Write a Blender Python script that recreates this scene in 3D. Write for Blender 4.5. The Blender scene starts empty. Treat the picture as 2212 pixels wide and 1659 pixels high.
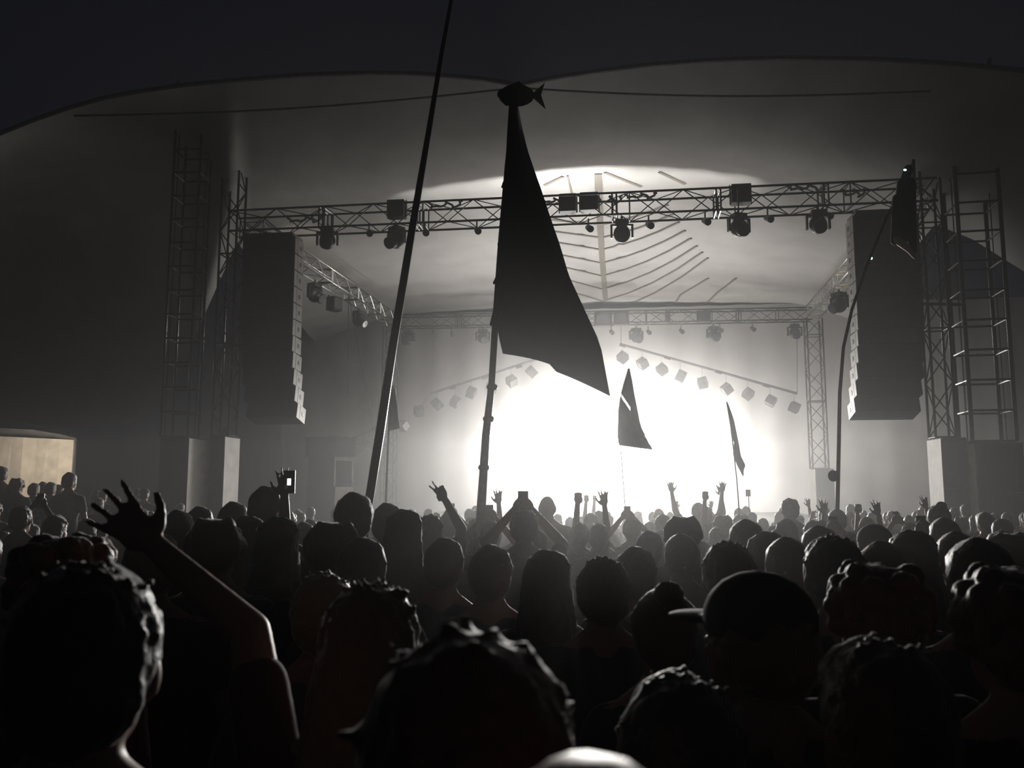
import bpy, math, random
from mathutils import Vector, Matrix, Euler
random.seed(7)
R = random.Random(11)
scene = bpy.context.scene
col = scene.collection
# ------------------------------------------------------------------ camera
F, CX, CY, HZ = 1850.0, 1106.0, 829.5, 1058.0
CAMZ = 1.95
TH = math.atan((HZ - CY) / F)
cd = bpy.data.cameras.new('camera'); cam = bpy.data.objects.new('camera', cd); col.objects.link(cam)
cam.location = (0, 0, CAMZ); cam.rotation_euler = (math.pi / 2 + TH, 0, 0)
cd.sensor_width = 36; cd.lens = F / 2212 * 36; cd.clip_start = 0.02; cd.clip_end = 300
cd.dof.use_dof = True; cd.dof.focus_distance = 14; cd.dof.aperture_fstop = cd.lens / 5.5
scene.camera = cam
# ------------------------------------------------------------------ night sky
w = bpy.data.worlds.new('night'); scene.world = w; w.use_nodes = True
w.node_tree.nodes['Background'].inputs[0].default_value = (0.55, 0.6, 1.0, 1)
w.node_tree.nodes['Background'].inputs[1].default_value = 0.006
vs = scene.view_settings
vs.view_transform = 'Standard'; vs.look = 'None'; vs.gamma = 1; vs.use_curve_mapping = False; vs.exposure = 0
scene.cycles.volume_bounces = 0
scene.cycles.max_bounces = 4
scene.cycles.diffuse_bounces = 2
scene.cycles.glossy_bounces = 2
scene.cycles.use_denoising = True
scene.cycles.sample_clamp_indirect = 3


def ray(px, py):
    a = (px - CX) / F; b = (CY - py) / F
    return Vector((a, math.cos(TH) - b * math.sin(TH), math.sin(TH) + b * math.cos(TH)))


def at(px, py, Y):
    d = ray(px, py)
    return Vector((0, 0, CAMZ)) + d * (Y / d.y)


def atz(px, py, z):
    d = ray(px, py)
    return Vector((0, 0, CAMZ)) + d * ((z - CAMZ) / d.z)


def gz(x, y):
    t = max(0, min(1, (-x - 5.8) / 1.6)) * max(0, min(1, (y - 10) / 2.5))     # low bank by the marquee
    return -0.008 * y + .42 * t * t * (3 - 2 * t)


ZT = CAMZ + 6.9                      # top of the stage truss
FL, FR, RL, RR = atz(520, 454, ZT), atz(2003, 385, ZT), atz(853, 682, ZT), atz(1750, 665, ZT)
U = (FR - FL).normalized(); V = Vector((-U.y, U.x, 0)); YAW = math.atan2(U.y, U.x)


def S(u, v, z):
    p = FL + U * u + V * v
    return Vector((p.x, p.y, z))


# ------------------------------------------------------------------ lights
def light(name, kind, loc, power, color=(1, .965, .92), aim=None, size=.15, cone=60, blend=.4, **kw):
    ld = bpy.data.lights.new(name, kind); ld.energy = power; ld.color = color
    o = bpy.data.objects.new(name, ld); col.objects.link(o); o.location = loc
    if aim is not None:
        o.rotation_euler = (Vector(aim) - Vector(loc)).to_track_quat('-Z', 'Y').to_euler()
    if kind == 'SPOT': ld.spot_size = math.radians(cone); ld.spot_blend = blend; ld.shadow_soft_size = size
    if kind == 'POINT': ld.shadow_soft_size = size
    if kind == 'AREA': ld.size = size
    return o


PW = 1.0
BL = [at(x, y, 34.2) for x, y in ((1150, 985), (1235, 965), (1320, 955), (1405, 965), (1490, 985))]
for k, p in enumerate(BL):
    light('blinder_light', 'SPOT', p - V * .45, (3600, 5200, 6200, 5200, 3600)[k] * PW * 1.35, aim=(p - V * 10 + Vector((0, 0, -1.4))), cone=62, blend=1, size=.2)
# unseen spots added to make the backdrop glow, then up-lights washing the roof membrane
for k, p in enumerate(BL):
    light('added_backdrop_fill', 'SPOT', p + V * .6, (500, 900, 1500, 1500, 1200)[k] * PW, aim=p + V * 3, cone=168, blend=.5, size=.2)
light('added_backdrop_fill', 'SPOT', S(13.2, 13.6, 2.6), 600 * PW, aim=S(13.2, 17.2, 3.6), cone=160, blend=.6, size=.2)
light('added_backdrop_fill', 'SPOT', S(18.5, 13.6, 3.6), 330 * PW, aim=S(18.5, 17.2, 3.6), cone=160, blend=.6, size=.2)
for u_, pw_ in ((3.9, 45), (4.9, 90), (5.9, 120), (6.8, 190), (7.6, 330), (8.5, 330), (9.4, 200), (10.4, 130), (11.4, 95), (12.4, 45)):
    light('roof_wash_light', 'SPOT', S(u_, 2.15, ZT + .2), pw_ * .55 * PW, aim=S(u_, 3.5, ZT + 1.45), cone=112, blend=1, size=.08)
light('added_side_fill', 'SPOT', S(5.5, 12, 3.2), 1700 * PW, aim=S(-.3, 2.0, 2.9), cone=30, blend=.8, size=.1)  # unseen spots added so the side trusses and panels catch light
light('added_side_fill', 'SPOT', S(10.0, 12, 3.2), 800 * PW, aim=S(17, 2.5, 4.4), cone=36, blend=.8, size=.1)
for u_, v_, pw_ in ((3.0, 8.5, 270), (6.2, 9.5, 700), (8.6, 8.5, 1150), (11.6, 9.5, 480), (14.5, 7.5, 200)):
    light('roof_wash_light', 'SPOT', S(u_, v_, 2.6), pw_ * PW, aim=S(u_, v_ + 1.2, 10), cone=112, blend=1, size=.15)
light('left_head_light', 'SPOT', at(716, 548, 21.5), 120 * PW, aim=at(640, 590, 25), color=(1, .9, .75), cone=50, blend=.3, size=.05)
light('right_head_light', 'SPOT', at(2004, 600, 20.5), 50 * PW, aim=at(1985, 540, 24), color=(1, .85, .55), cone=60, blend=.3, size=.05)
light('marquee_light', 'POINT', at(60, 930, 24.2) + Vector((0, 0, -.5)), 260 * PW, color=(1, .91, .78), size=.2)

# ------------------------------------------------------------------ materials
MATS = {}


def mat(name, base, rough=.6, metal=0.0, var=0.0, scale=8.0, emit=None, strength=0, rand=None, spec=.5, trans=0, bump=0, sheen=0):
    m = bpy.data.materials.new(name); m.use_nodes = True
    nt = m.node_tree; b = nt.nodes['Principled BSDF']
    b.inputs['Roughness'].default_value = rough; b.inputs['Metallic'].default_value = metal
    b.inputs['Specular IOR Level'].default_value = spec
    b.inputs['Base Color'].default_value = (*base, 1)
    if var or bump:
        tc = nt.nodes.new('ShaderNodeTexCoord'); nz = nt.nodes.new('ShaderNodeTexNoise')
        nz.inputs['Scale'].default_value = scale; nz.inputs['Detail'].default_value = 4
        nt.links.new(tc.outputs['Object'], nz.inputs['Vector'])
        if var:
            cr = nt.nodes.new('ShaderNodeValToRGB')
            cr.color_ramp.elements[0].position = .3; cr.color_ramp.elements[1].position = .7
            cr.color_ramp.elements[0].color = (*[c * (1 - var) for c in base], 1)
            cr.color_ramp.elements[1].color = (*[min(1, c * (1 + var)) for c in base], 1)
            nt.links.new(nz.outputs['Fac'], cr.inputs[0]); nt.links.new(cr.outputs[0], b.inputs['Base Color'])
        if bump:
            bp = nt.nodes.new('ShaderNodeBump'); bp.inputs['Strength'].default_value = bump; bp.inputs['Distance'].default_value = .01
            nt.links.new(nz.outputs['Fac'], bp.inputs['Height']); nt.links.new(bp.outputs[0], b.inputs['Normal'])
    if rand:
        oi = nt.nodes.new('ShaderNodeObjectInfo'); cr = nt.nodes.new('ShaderNodeValToRGB')
        el = cr.color_ramp.elements
        cr.color_ramp.interpolation = 'CONSTANT'
        while len(el) < len(rand): el.new(.5)
        for i, c in enumerate(rand): el[i].position = i / len(rand); el[i].color = (*c, 1)
        nt.links.new(oi.outputs['Random'], cr.inputs[0]); nt.links.new(cr.outputs[0], b.inputs['Base Color'])
    if sheen: b.inputs['Sheen Weight'].default_value = sheen; b.inputs['Sheen Roughness'].default_value = .35
    if emit:
        b.inputs['Emission Color'].default_value = (*emit, 1); b.inputs['Emission Strength'].default_value = strength
        m.cycles.emission_sampling = 'NONE'
    if trans:
        t = nt.nodes.new('ShaderNodeBsdfTranslucent'); t.inputs[0].default_value = (*base, 1)
        mx = nt.nodes.new('ShaderNodeMixShader'); mx.inputs[0].default_value = trans
        out = nt.nodes['Material Output']
        nt.links.new(b.outputs[0], mx.inputs[1]); nt.links.new(t.outputs[0], mx.inputs[2]); nt.links.new(mx.outputs[0], out.inputs[0])
    MATS[name] = m
    return m


alu = mat('silhouette_aluminium', (.07, .07, .07), .25, .3, var=.15, scale=5)  # darkened so the backlit trusses and towers read as silhouettes
steel = mat('painted_steel', (.06, .06, .065), .4, .5, var=.2)
blackm = mat('black_plastic', (.02, .02, .022), .5, var=.3)
grille = mat('speaker_grille', (.008, .008, .010), .8, spec=.08, bump=.5, scale=90)
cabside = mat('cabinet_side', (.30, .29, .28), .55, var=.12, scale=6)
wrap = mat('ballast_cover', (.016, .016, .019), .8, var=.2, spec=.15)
alulit = mat('lit_aluminium', (.85, .84, .82), .22, 1.0, var=.06)  # lighter copy of the truss metal, so the side trusses look lit
wraplit = mat('lit_side_sheet', (.5, .48, .44), .7, var=.15, scale=3)  # pale tone for sides that catch stage light, also the plinth cloth
canvas = mat('roof_membrane', (.56, .55, .535), .7, var=.10, scale=.8, bump=.3)
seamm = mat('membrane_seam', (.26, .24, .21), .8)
backm = mat('backdrop_cloth', (.35, .34, .33), .9, var=.1, scale=1)
darkcloth = mat('dark_cloth', (.014, .014, .02), .9, var=.2, spec=.1)
flagblack = mat('black_flag_cloth', (.012, .012, .018), .9, var=.2, trans=.25)
flaggrey = mat('grey_flag_cloth', (.10, .10, .11), .9, trans=.5, var=.2)
flagred = mat('dark_red_flag_cloth', (.05, .018, .018), .9, trans=.3)
white = mat('white_cloth', (.8, .8, .8), .7, trans=.4)
polem = mat('pole_wood', (.06, .05, .045), .35, var=.4, scale=20)
ropem = mat('rope', (.08, .08, .08), .7, var=.2)
lensm = mat('lamp_lens', (.05, .05, .06), .1, spec=.8)
lampon = mat('lit_lamp_lens', (.9, .9, .9), .3, emit=(1, .97, .9), strength=30)
cubem = mat('cube_panel', (.045, .045, .043), .25, var=.25, scale=6)
grass = mat('trampled_grass', (.035, .04, .025), .95, var=.5, scale=3, bump=.6)
deckm = mat('stage_deck', (.05, .05, .05), .6, var=.3)
marqm = mat('marquee_canvas', (.62, .54, .44), .8, var=.18, scale=2.5)
marqroof = mat('marquee_roof', (.12, .12, .13), .7, var=.4, scale=3)
phonem = mat('phone_case', (.01, .01, .01), .3)
screenm = mat('phone_screen', (.02, .02, .02), .2, emit=(.85, .92, 1), strength=3.5)
ledm = mat('small_led', (.1, .3, .3), .3, emit=(.55, .95, 1), strength=6)
skin = mat('skin', (.42, .25, .18), .5, rand=[(.32, .19, .14), (.36, .22, .16), (.27, .16, .11), (.18, .10, .06)])
hair = mat('hair', (.05, .03, .02), .5, sheen=.8, bump=.7, scale=55, rand=[(.05, .036, .028), (.09, .055, .035), (.16, .095, .055), (.035, .028, .024), (.12, .07, .04)], spec=.6)
cloth = mat('shirt_cloth', (.08, .08, .1), .9, sheen=.3, rand=[(.02, .02, .03), (.05, .05, .06), (.03, .035, .06), (.09, .035, .03), (.10, .10, .10), (.025, .035, .03)])
jeans = mat('trouser_cloth', (.03, .04, .06), .9, var=.2)
hairgold = mat('golden_brown_hair', (.30, .19, .10), .45, sheen=1, bump=.7, scale=55)
hairred = mat('reddish_hair', (.16, .07, .04), .5, sheen=1, bump=.7, scale=55)
eyem = mat('eye', (.5, .5, .5), .2)
capm = mat('cap_cloth', (.05, .05, .06), .8)
furm = mat('pale_arm_cloth', (.9, .68, .58), .8)


# ------------------------------------------------------------------ mesh builder
class MB:
    def __init__(s): s.v = []; s.f = []; s.m = []; s.mi = 0

    def add(s, vs, fs):
        n = len(s.v); s.v += [tuple(x) for x in vs]
        for f in fs: s.f.append([i + n for i in f]); s.m.append(s.mi)

    def box(s, c, size, rot=None, taper=1):
        hx, hy, hz = [a / 2 for a in size]; c = Vector(c); vs = []
        for sz in (-1, 1):
            t = taper if sz > 0 else 1
            for sx, sy in ((-1, -1), (1, -1), (1, 1), (-1, 1)):
                p = Vector((sx * hx * t, sy * hy * t, sz * hz))
                if rot is not None: p = rot @ p
                vs.append(c + p)
        s.add(vs, [(3, 2, 1, 0), (4, 5, 6, 7), (0, 1, 5, 4), (1, 2, 6, 5), (2, 3, 7, 6), (3, 0, 4, 7)])

    def tube(s, pts, r, seg=8, caps=True):
        pts = [Vector(p) for p in pts]; n = len(pts)
        rs = r if isinstance(r, (list, tuple)) else [r] * n
        up = None; rings = []
        for i, p in enumerate(pts):
            d = (pts[min(i + 1, n - 1)] - pts[max(i - 1, 0)]).normalized()
            if up is None: up = d.orthogonal().normalized()
            up = (up - d * up.dot(d))
            up = up.normalized() if up.length > 1e-6 else d.orthogonal().normalized()
            sd = d.cross(up)
            rings.append([p + (up * math.cos(a) + sd * math.sin(a)) * rs[i] for a in [2 * math.pi * k / seg for k in range(seg)]])
        vs = [q for rg in rings for q in rg]; fs = []
        for i in range(n - 1):
            for k in range(seg):
                a = i * seg + k; b = i * seg + (k + 1) % seg
                fs.append((a, b, b + seg, a + seg))
        if caps: fs.append(tuple(range(seg - 1, -1, -1))); fs.append(tuple((n - 1) * seg + k for k in range(seg)))
        s.add(vs, fs)

    def ell(s, c, r, rot=None, seg=14, rings=9):
        c = Vector(c); r = (r, r, r) if not isinstance(r, (tuple, list)) else r
        vs = [c + (rot @ Vector((0, 0, -r[2])) if rot is not None else Vector((0, 0, -r[2])))]
        for i in range(1, rings):
            t = -math.pi / 2 + math.pi * i / rings
            for k in range(seg):
                a = 2 * math.pi * k / seg
                p = Vector((r[0] * math.cos(t) * math.cos(a), r[1] * math.cos(t) * math.sin(a), r[2] * math.sin(t)))
                if rot is not None: p = rot @ p
                vs.append(c + p)
        p = Vector((0, 0, r[2])); vs.append(c + (rot @ p if rot is not None else p))
        fs = [(0, 1 + (k + 1) % seg, 1 + k) for k in range(seg)]
        for i in range(rings - 2):
            for k in range(seg):
                a = 1 + i * seg + k; b = 1 + i * seg + (k + 1) % seg
                fs.append((a, b, b + seg, a + seg))
        L = len(vs) - 1; o = 1 + (rings - 2) * seg
        fs += [(o + k, o + (k + 1) % seg, L) for k in range(seg)]
        s.add(vs, fs)

    def cap(s, p, q, r1, r2, seg=12):
        p = Vector(p); q = Vector(q); d = (q - p).normalized(); pts = []; rs = []
        for i in range(5):
            a = math.pi / 2 * (1 - i / 4 * .98 - .02) if i < 4 else 0
            pts.append(p - d * r1 * math.sin(a)); rs.append(max(r1 * math.cos(a), .0008))
        for i in range(5):
            a = math.pi / 2 * (i / 4 * .98 + .0)
            pts.append(q + d * r2 * math.sin(a)); rs.append(max(r2 * math.cos(a), .0008))
        s.tube(pts, rs, seg)

    def mesh(s, name, mats, smooth=False):
        me = bpy.data.meshes.new(name); me.from_pydata(s.v, [], s.f)
        for m in (mats if isinstance(mats, (list, tuple)) else [mats]): me.materials.append(m)
        me.polygons.foreach_set('material_index', s.m)
        if smooth: me.polygons.foreach_set('use_smooth', [True] * len(me.polygons))
        me.update(); return me

    def obj(s, name, mats, parent=None, smooth=False):
        return link(name, s.mesh(name, mats, smooth), parent)


def link(name, me, parent=None):
    o = bpy.data.objects.new(name, me); col.objects.link(o)
    if parent is not None:
        o.parent = parent; o.matrix_parent_inverse = parent.matrix_basis.inverted()
    return o


def tag(o, label, cat, group=None, kind=None):
    if label: o['label'] = label
    if cat: o['category'] = cat
    if group: o['group'] = group
    if kind: o['kind'] = kind
    return o


def thing(name, loc, label, cat, group=None, rz=0):
    o = bpy.data.objects.new(name, None); col.objects.link(o); o.location = loc; o.rotation_euler = (0, 0, rz)
    o.empty_display_size = .2
    return tag(o, label, cat, group)


def copy_tree(o, parent=None):
    c = o.copy(); col.objects.link(c)
    if parent is not None: c.parent = parent
    for ch in list(o.children): copy_tree(ch, c)
    return c


def struct(o): o['kind'] = 'structure'; return o


# ------------------------------------------------------------------ ground, stage deck, backdrop
g = MB(); n = 40
for i in range(n + 1):
    for j in range(n + 1):
        x = -45 + 90 * i / n; y = -4 + 60 * j / n
        g.v.append((x, y, gz(x, y) + R.uniform(-.012, .0)))
for i in range(n):
    for j in range(n):
        a = i * (n + 1) + j; g.f.append([a, a + n + 1, a + n + 2, a + 1]); g.m.append(0)
struct(g.obj('ground', grass))
d = MB(); rot = Matrix.Rotation(YAW, 3, 'Z')
DZ = 1.1
c = S(8.05, 8.2, DZ / 2 - .12); d.box(c, (15.0, 13.0, DZ + .24), rot)
tag(struct(d.obj('stage_floor', deckm)), 'dark raised stage deck behind the crowd under the lighting trusses', 'stage')
b = MB(); nu, nv = 90, 10; base = 0
for i in range(nu + 1):
    for j in range(nv + 1):
        u = -6 + 37 * i / nu; z = .2 + 9.55 * j / nv
        b.v.append(S(u, 17.2 + .05 * math.sin(u * 4.3) + .02 * math.sin(u * 11), z))
for i in range(nu):
    for j in range(nv):
        a = i * (nv + 1) + j; b.f.append([a, a + nv + 1, a + nv + 2, a + 1]); b.m.append(0)
bo = b.obj('added_glow_backdrop', backm, smooth=True)  # added curtain that catches light in place of glowing haze
tag(struct(bo), 'added grey curtain behind the stage, lit in place of glowing haze', 'curtain')

# ------------------------------------------------------------------ haze filling the site
def haze(c, size, dens, g_, label, rt=None):
    hz = MB(); hz.box(c, size, rt)
    hm = bpy.data.materials.new('haze'); hm.use_nodes = True; nt = hm.node_tree
    nt.nodes.remove(nt.nodes['Principled BSDF'])
    vsn = nt.nodes.new('ShaderNodeVolumeScatter'); vsn.inputs['Color'].default_value = (1, 1, 1, 1)
    vsn.inputs['Density'].default_value = dens; vsn.inputs['Anisotropy'].default_value = g_
    nt.links.new(vsn.outputs[0], nt.nodes['Material Output'].inputs['Volume'])
    return tag(hz.obj('haze', hm), label, 'haze', kind='stuff')


hc = S(8, 8.55, 5.0)
haze(hc, (22, 16.9, 10.6), .0135, .6, 'thick stage smoke filling the space between the trusses', rot)
haze((0, 9.5, 1.15), (34, 15.0, 3.4), .005, .78, 'added low smoke imitating the lens veil over the crowd')  # added to imitate the lens veil over the middle of the crowd
haze((0, 8.5, 4.4), (60, 17.5, 9.6), .0013, .5, 'thin smoke drifting over the crowd')


# ------------------------------------------------------------------ roof membrane
def lerp(a, b, t): return a + (b - a) * t


def curve(pts, x):
    if x <= pts[0][0]: return lerp(pts[0][1], pts[1][1], (x - pts[0][0]) / (pts[1][0] - pts[0][0]))
    for (x0, y0), (x1, y1) in zip(pts, pts[1:]):
        if x <= x1: t = (x - x0) / (x1 - x0); return lerp(y0, y1, t)
    (x0, y0), (x1, y1) = pts[-2:]
    return lerp(y0, y1, (x - x0) / (x1 - x0))


EDGE = [(-300, 430), (-120, 340), (0, 288), (75, 258), (150, 232), (230, 210), (300, 197), (400, 183), (520, 172), (660, 161), (800, 157), (900, 159), (960, 163), (1040, 170), (1090, 178), (1118, 184),
        (1150, 177), (1200, 167), (1300, 152), (1400, 140), (1500, 132), (1600, 127), (1700, 125), (1800, 126), (1900, 128), (2000, 133), (2070, 138), (2212, 152), (2400, 190), (2550, 240)]
ARCH = [(-200, 960), (0, 905), (158, 925), (290, 910), (380, 820), (450, 660), (522, 500), (700, 452), (880, 420), (1000, 398), (1100, 382), (1190, 368), (1300, 360), (1400, 361), (1500, 366), (1600, 376), (1690, 390), (1900, 436), (2100, 515), (2300, 640), (2550, 820)]
ARCH2 = [(350, 560), (520, 497)] + [a for a in ARCH if 522 < a[0]]
DF, DA = 17.0, 22.0
YE = lambda px: DF + (.0 if 0 else 0) - (px - 1106) * .0009
YA = lambda px: DA - (px - 1106) * .0022
XS = [-150 + 2650 * i / 160 for i in range(161)]
m = MB(); NR = 16
for px in XS:
    A = at(px, curve(EDGE, px), YE(px)); Bp = at(lerp(px, 1106, -.0), curve(ARCH, px) + 1.5, YA(px) + .22)
    q_ = min(.95, max(0, (A.z - Bp.z - 2.2) / 3.0)); C_ = A.lerp(Bp, .5).lerp(Vector((lerp(A.x, Bp.x, .8), Bp.y, A.z - .4)), q_)
    for k in range(NR + 1):
        t = k / NR; p = A * (1 - t) ** 2 + C_ * 2 * t * (1 - t) + Bp * t * t; p.z -= .35 * math.sin(math.pi * t) * (1 - q_)
        m.v.append(p)
for i in range(len(XS) - 1):
    for k in range(NR):
        a = i * (NR + 1) + k; m.f.append([a, a + 1, a + NR + 2, a + NR + 1]); m.m.append(0)
roof = thing('stage_canopy', at(1106, 400, 22), 'large pale membrane roof stretched over the whole stage', 'tent roof'); roof['kind'] = 'structure'
m.obj('front_membrane', canvas, roof, smooth=True)
e = MB(); e.tube([at(px, curve(EDGE, px), YE(px)) for px in XS], .05, 6); e.obj('edge_rope', ropem, roof)


# rear membrane: arch at the front, ridge running back
def rear_pt(px, t):
    A = at(px, curve(ARCH2, px) + .8, YA(px) + .215)
    s = (px - 1300) / 900.0
    zb = 10.1 - .5 * abs(s) - 5.5 * max(0, abs(s) - .62) ** 1.25
    Yb = 37.5 - (px - 1106) * .0022
    Bp = Vector((A.x + (3.0 - A.x * .12) * 1.0 * .55 + (px - 1300) * .004, Yb, zb))
    p = A.lerp(Bp, t); p.z -= .12 * math.sin(math.pi * t) * (1 if abs(s) > .05 else .6)
    return p


m = MB(); NR = 14
XR = [500 + 1520 * i / 90 for i in range(91)]
for px in XR:
    for k in range(NR + 1): m.v.append(rear_pt(px, k / NR))
for i in range(len(XR) - 1):
    for k in range(NR):
        a = i * (NR + 1) + k; m.f.append([a, a + 1, a + NR + 2, a + NR + 1]); m.m.append(0)
m.obj('rear_membrane', canvas, roof, smooth=True)


# seams laid on the rear membrane underside
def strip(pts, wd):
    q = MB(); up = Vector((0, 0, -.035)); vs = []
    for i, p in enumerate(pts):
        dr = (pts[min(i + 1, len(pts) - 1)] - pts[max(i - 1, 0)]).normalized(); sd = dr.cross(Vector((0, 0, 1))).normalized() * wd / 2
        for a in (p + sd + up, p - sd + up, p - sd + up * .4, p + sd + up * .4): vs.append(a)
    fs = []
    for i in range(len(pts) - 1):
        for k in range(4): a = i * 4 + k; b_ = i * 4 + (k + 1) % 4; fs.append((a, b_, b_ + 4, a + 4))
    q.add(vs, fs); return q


def proj(p):
    d_ = Vector(p) - Vector((0, 0, CAMZ)); yc = d_.y * math.cos(TH) + d_.z * math.sin(TH); zc = -d_.y * math.sin(TH) + d_.z * math.cos(TH)
    return CX + F * d_.x / yc, CY - F * zc / yc


def on_membrane(X, Y):
    px, t = X, .5
    for _ in range(14):
        x0, y0 = proj(rear_pt(px, t)); x1, y1 = proj(rear_pt(px + 1, t)); x2, y2 = proj(rear_pt(px, t + .001))
        a, b_, c_, d_ = x1 - x0, (x2 - x0) / .001, y1 - y0, (y2 - y0) / .001
        det = a * d_ - b_ * c_; ex, ey = X - x0, Y - y0
        px += max(-80, min(80, (d_ * ex - b_ * ey) / det)); t += max(-.2, min(.2, (-c_ * ex + a * ey) / det))
    return rear_pt(px, min(max(t, .004), .998))


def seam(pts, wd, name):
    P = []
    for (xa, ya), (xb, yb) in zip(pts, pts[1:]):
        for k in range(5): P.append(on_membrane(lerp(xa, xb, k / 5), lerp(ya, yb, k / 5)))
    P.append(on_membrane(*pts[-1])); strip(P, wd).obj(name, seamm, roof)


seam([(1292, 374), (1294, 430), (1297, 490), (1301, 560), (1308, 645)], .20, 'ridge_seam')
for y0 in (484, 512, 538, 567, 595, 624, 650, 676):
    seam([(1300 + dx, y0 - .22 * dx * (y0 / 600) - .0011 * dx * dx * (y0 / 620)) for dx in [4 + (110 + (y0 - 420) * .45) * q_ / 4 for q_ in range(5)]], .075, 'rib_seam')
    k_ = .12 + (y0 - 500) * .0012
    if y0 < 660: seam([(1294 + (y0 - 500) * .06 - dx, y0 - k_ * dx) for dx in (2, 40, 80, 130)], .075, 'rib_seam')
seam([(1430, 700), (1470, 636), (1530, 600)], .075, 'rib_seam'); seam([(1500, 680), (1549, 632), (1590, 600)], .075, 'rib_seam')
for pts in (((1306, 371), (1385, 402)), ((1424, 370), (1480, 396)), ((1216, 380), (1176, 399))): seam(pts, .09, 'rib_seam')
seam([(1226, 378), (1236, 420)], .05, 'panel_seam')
# cable across the roof opening
for a_, b_, lab in (((1118, 190), (160, 250), 'thin dark cable running left from the dip in the roof edge'), ((1118, 190), (2010, 197), 'thin dark cable running right from the dip in the roof edge')):
    q = MB(); pts = []
    for k in range(25):
        t = k / 24; p = at(*a_, 16.85).lerp(at(*b_, 17.5 if b_[0] < 1000 else 16.0), t); p.z -= .14 * math.sin(math.pi * t); pts.append(p)
    q.tube(pts, .022, 6); tag(q.obj('roof_cable', ropem), lab, 'cable', 'roof cables')


# ------------------------------------------------------------------ trusses
def truss(name, A, B, w, h, label, cat, side=None, bay=.62, parent_group=None, rc=.028, rb=.013, mt=None, n_spl=0, ladder=False):
    A = Vector(A); B = Vector(B); d = (B - A); L = d.length; d.normalize()
    if side is None: side = d.cross(Vector((0, 0, 1))).normalized()
    side = (side - d * side.dot(d)).normalized(); up = side.cross(d).normalized() * 1
    if abs(d.z) < .5 and up.z < 0: up = -up
    mt = mt or alu
    root = thing(name, A, label, cat, parent_group)
    offs = [side * w / 2 * sx + up * h / 2 * sy for sx, sy in ((-1, -1), (1, -1), (1, 1), (-1, 1))]
    for o in offs:
        q = MB(); q.tube([A + o, B + o], rc, 8); q.obj('chord', mt, root, smooth=True)
    nb = max(2, round(L / bay)); q = MB()
    for f in range(4):
        o1, o2 = offs[f], offs[(f + 1) % 4]
        for i in range(nb):
            p = A + d * L * i / nb; r = A + d * L * (i + 1) / nb
            if ladder:
                q.tube([p + o1, p + o2], rb * 1.6, 6)
                if f == 1 or f == 3: q.tube([p + o1.lerp(o2, .35), r + o1.lerp(o2, .35)], rb * .9, 6)
            else:
                if i % 2 == f % 2: q.tube([p + o1, r + o2], rb, 6)
                else: q.tube([p + o2, r + o1], rb, 6)
                if i % 4 == 0: q.tube([p + o1, p + o2], rb * 1.3, 6)
    q.obj('bracing', mt, root)
    if n_spl:
        for i in range(1, n_spl):
            p = A + d * L * i / n_spl; q = MB()
            for s_ in (-.05, .05):
                for f in range(4): q.tube([p + d * s_ + offs[f], p + d * s_ + offs[(f + 1) % 4]], .022, 6)
            q.obj('splice_frame', mt, root)
    return root


TW, THH = .62, .52
dn = Vector((0, 0, -THH / 2))
truss('lighting_truss', FL + dn + V * .31 - U * .3, FR + dn + V * .31 + U * .2, TW, THH, 'long front lighting truss spanning the stage between the speaker arrays', 'truss', n_spl=7, parent_group='roof trusses')
truss('lighting_truss', RL + dn, RR + dn, .5, .46, 'rear lighting truss spanning the back of the stage', 'truss', n_spl=6, parent_group='roof trusses')
truss('lighting_truss', FL + dn + V * .8, RL + dn - V * .2, .5, .42, 'side truss from the left speaker array back to the rear truss, bright edged', 'truss', n_spl=5, parent_group='roof trusses', mt=alulit)
truss('lighting_truss', FR + dn + V * .8, RR + dn - V * .2, .5, .42, 'side truss from the right speaker array back to the rear truss', 'truss', n_spl=5, parent_group='roof trusses', mt=alulit)


def tower(px, ytop, ybot, Y, w, lab, ladder=False, bay=.6, rc=.03, mt=None, yaw=YAW, ztop=None):
    bp = at(px, ybot, Y); 
    z1 = ztop if ztop else at(px, ytop, Y).z
    sd = Vector((math.cos(yaw), math.sin(yaw), 0))
    return truss('ladder_tower' if ladder else 'truss_tower', Vector((bp.x, bp.y, bp.z)), Vector((bp.x, bp.y, z1)), w, w, lab, 'tower', side=sd, bay=bay, rc=rc, rb=.015, mt=mt, ladder=ladder, parent_group='stage towers')


def ballast(px0, px1, ytop, Y, lab, depth=.9, yaw=YAW, lit=0):
    a = at(px0, ytop, Y); b_ = at(px1, ytop, Y); wd = (b_ - a).length; ztop = a.z
    gnd = gz(0, Y) - .02; c_ = (a + b_) / 2; rt = Matrix.Rotation(yaw, 3, 'Z')
    root = thing('ballast_stack', (c_.x, c_.y, gnd), lab, 'ballast', 'tower ballast', yaw)
    hh = (ztop - gnd) / 3; cc = c_ + rt @ Vector((0, depth / 2, 0))
    for k in range(3):
        q = MB(); q.box((cc.x, cc.y, gnd + hh * (k + .5)), (wd, depth, hh - .003), rt); q.obj('ballast_block', wrap, root)
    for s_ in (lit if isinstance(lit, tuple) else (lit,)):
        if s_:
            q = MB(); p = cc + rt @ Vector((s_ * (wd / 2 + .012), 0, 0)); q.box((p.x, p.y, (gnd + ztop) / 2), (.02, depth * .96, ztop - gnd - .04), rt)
            q.obj('pale_lit_side', wraplit, root)  # pale sheet put where the dark cover only catches light
    return root


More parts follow.
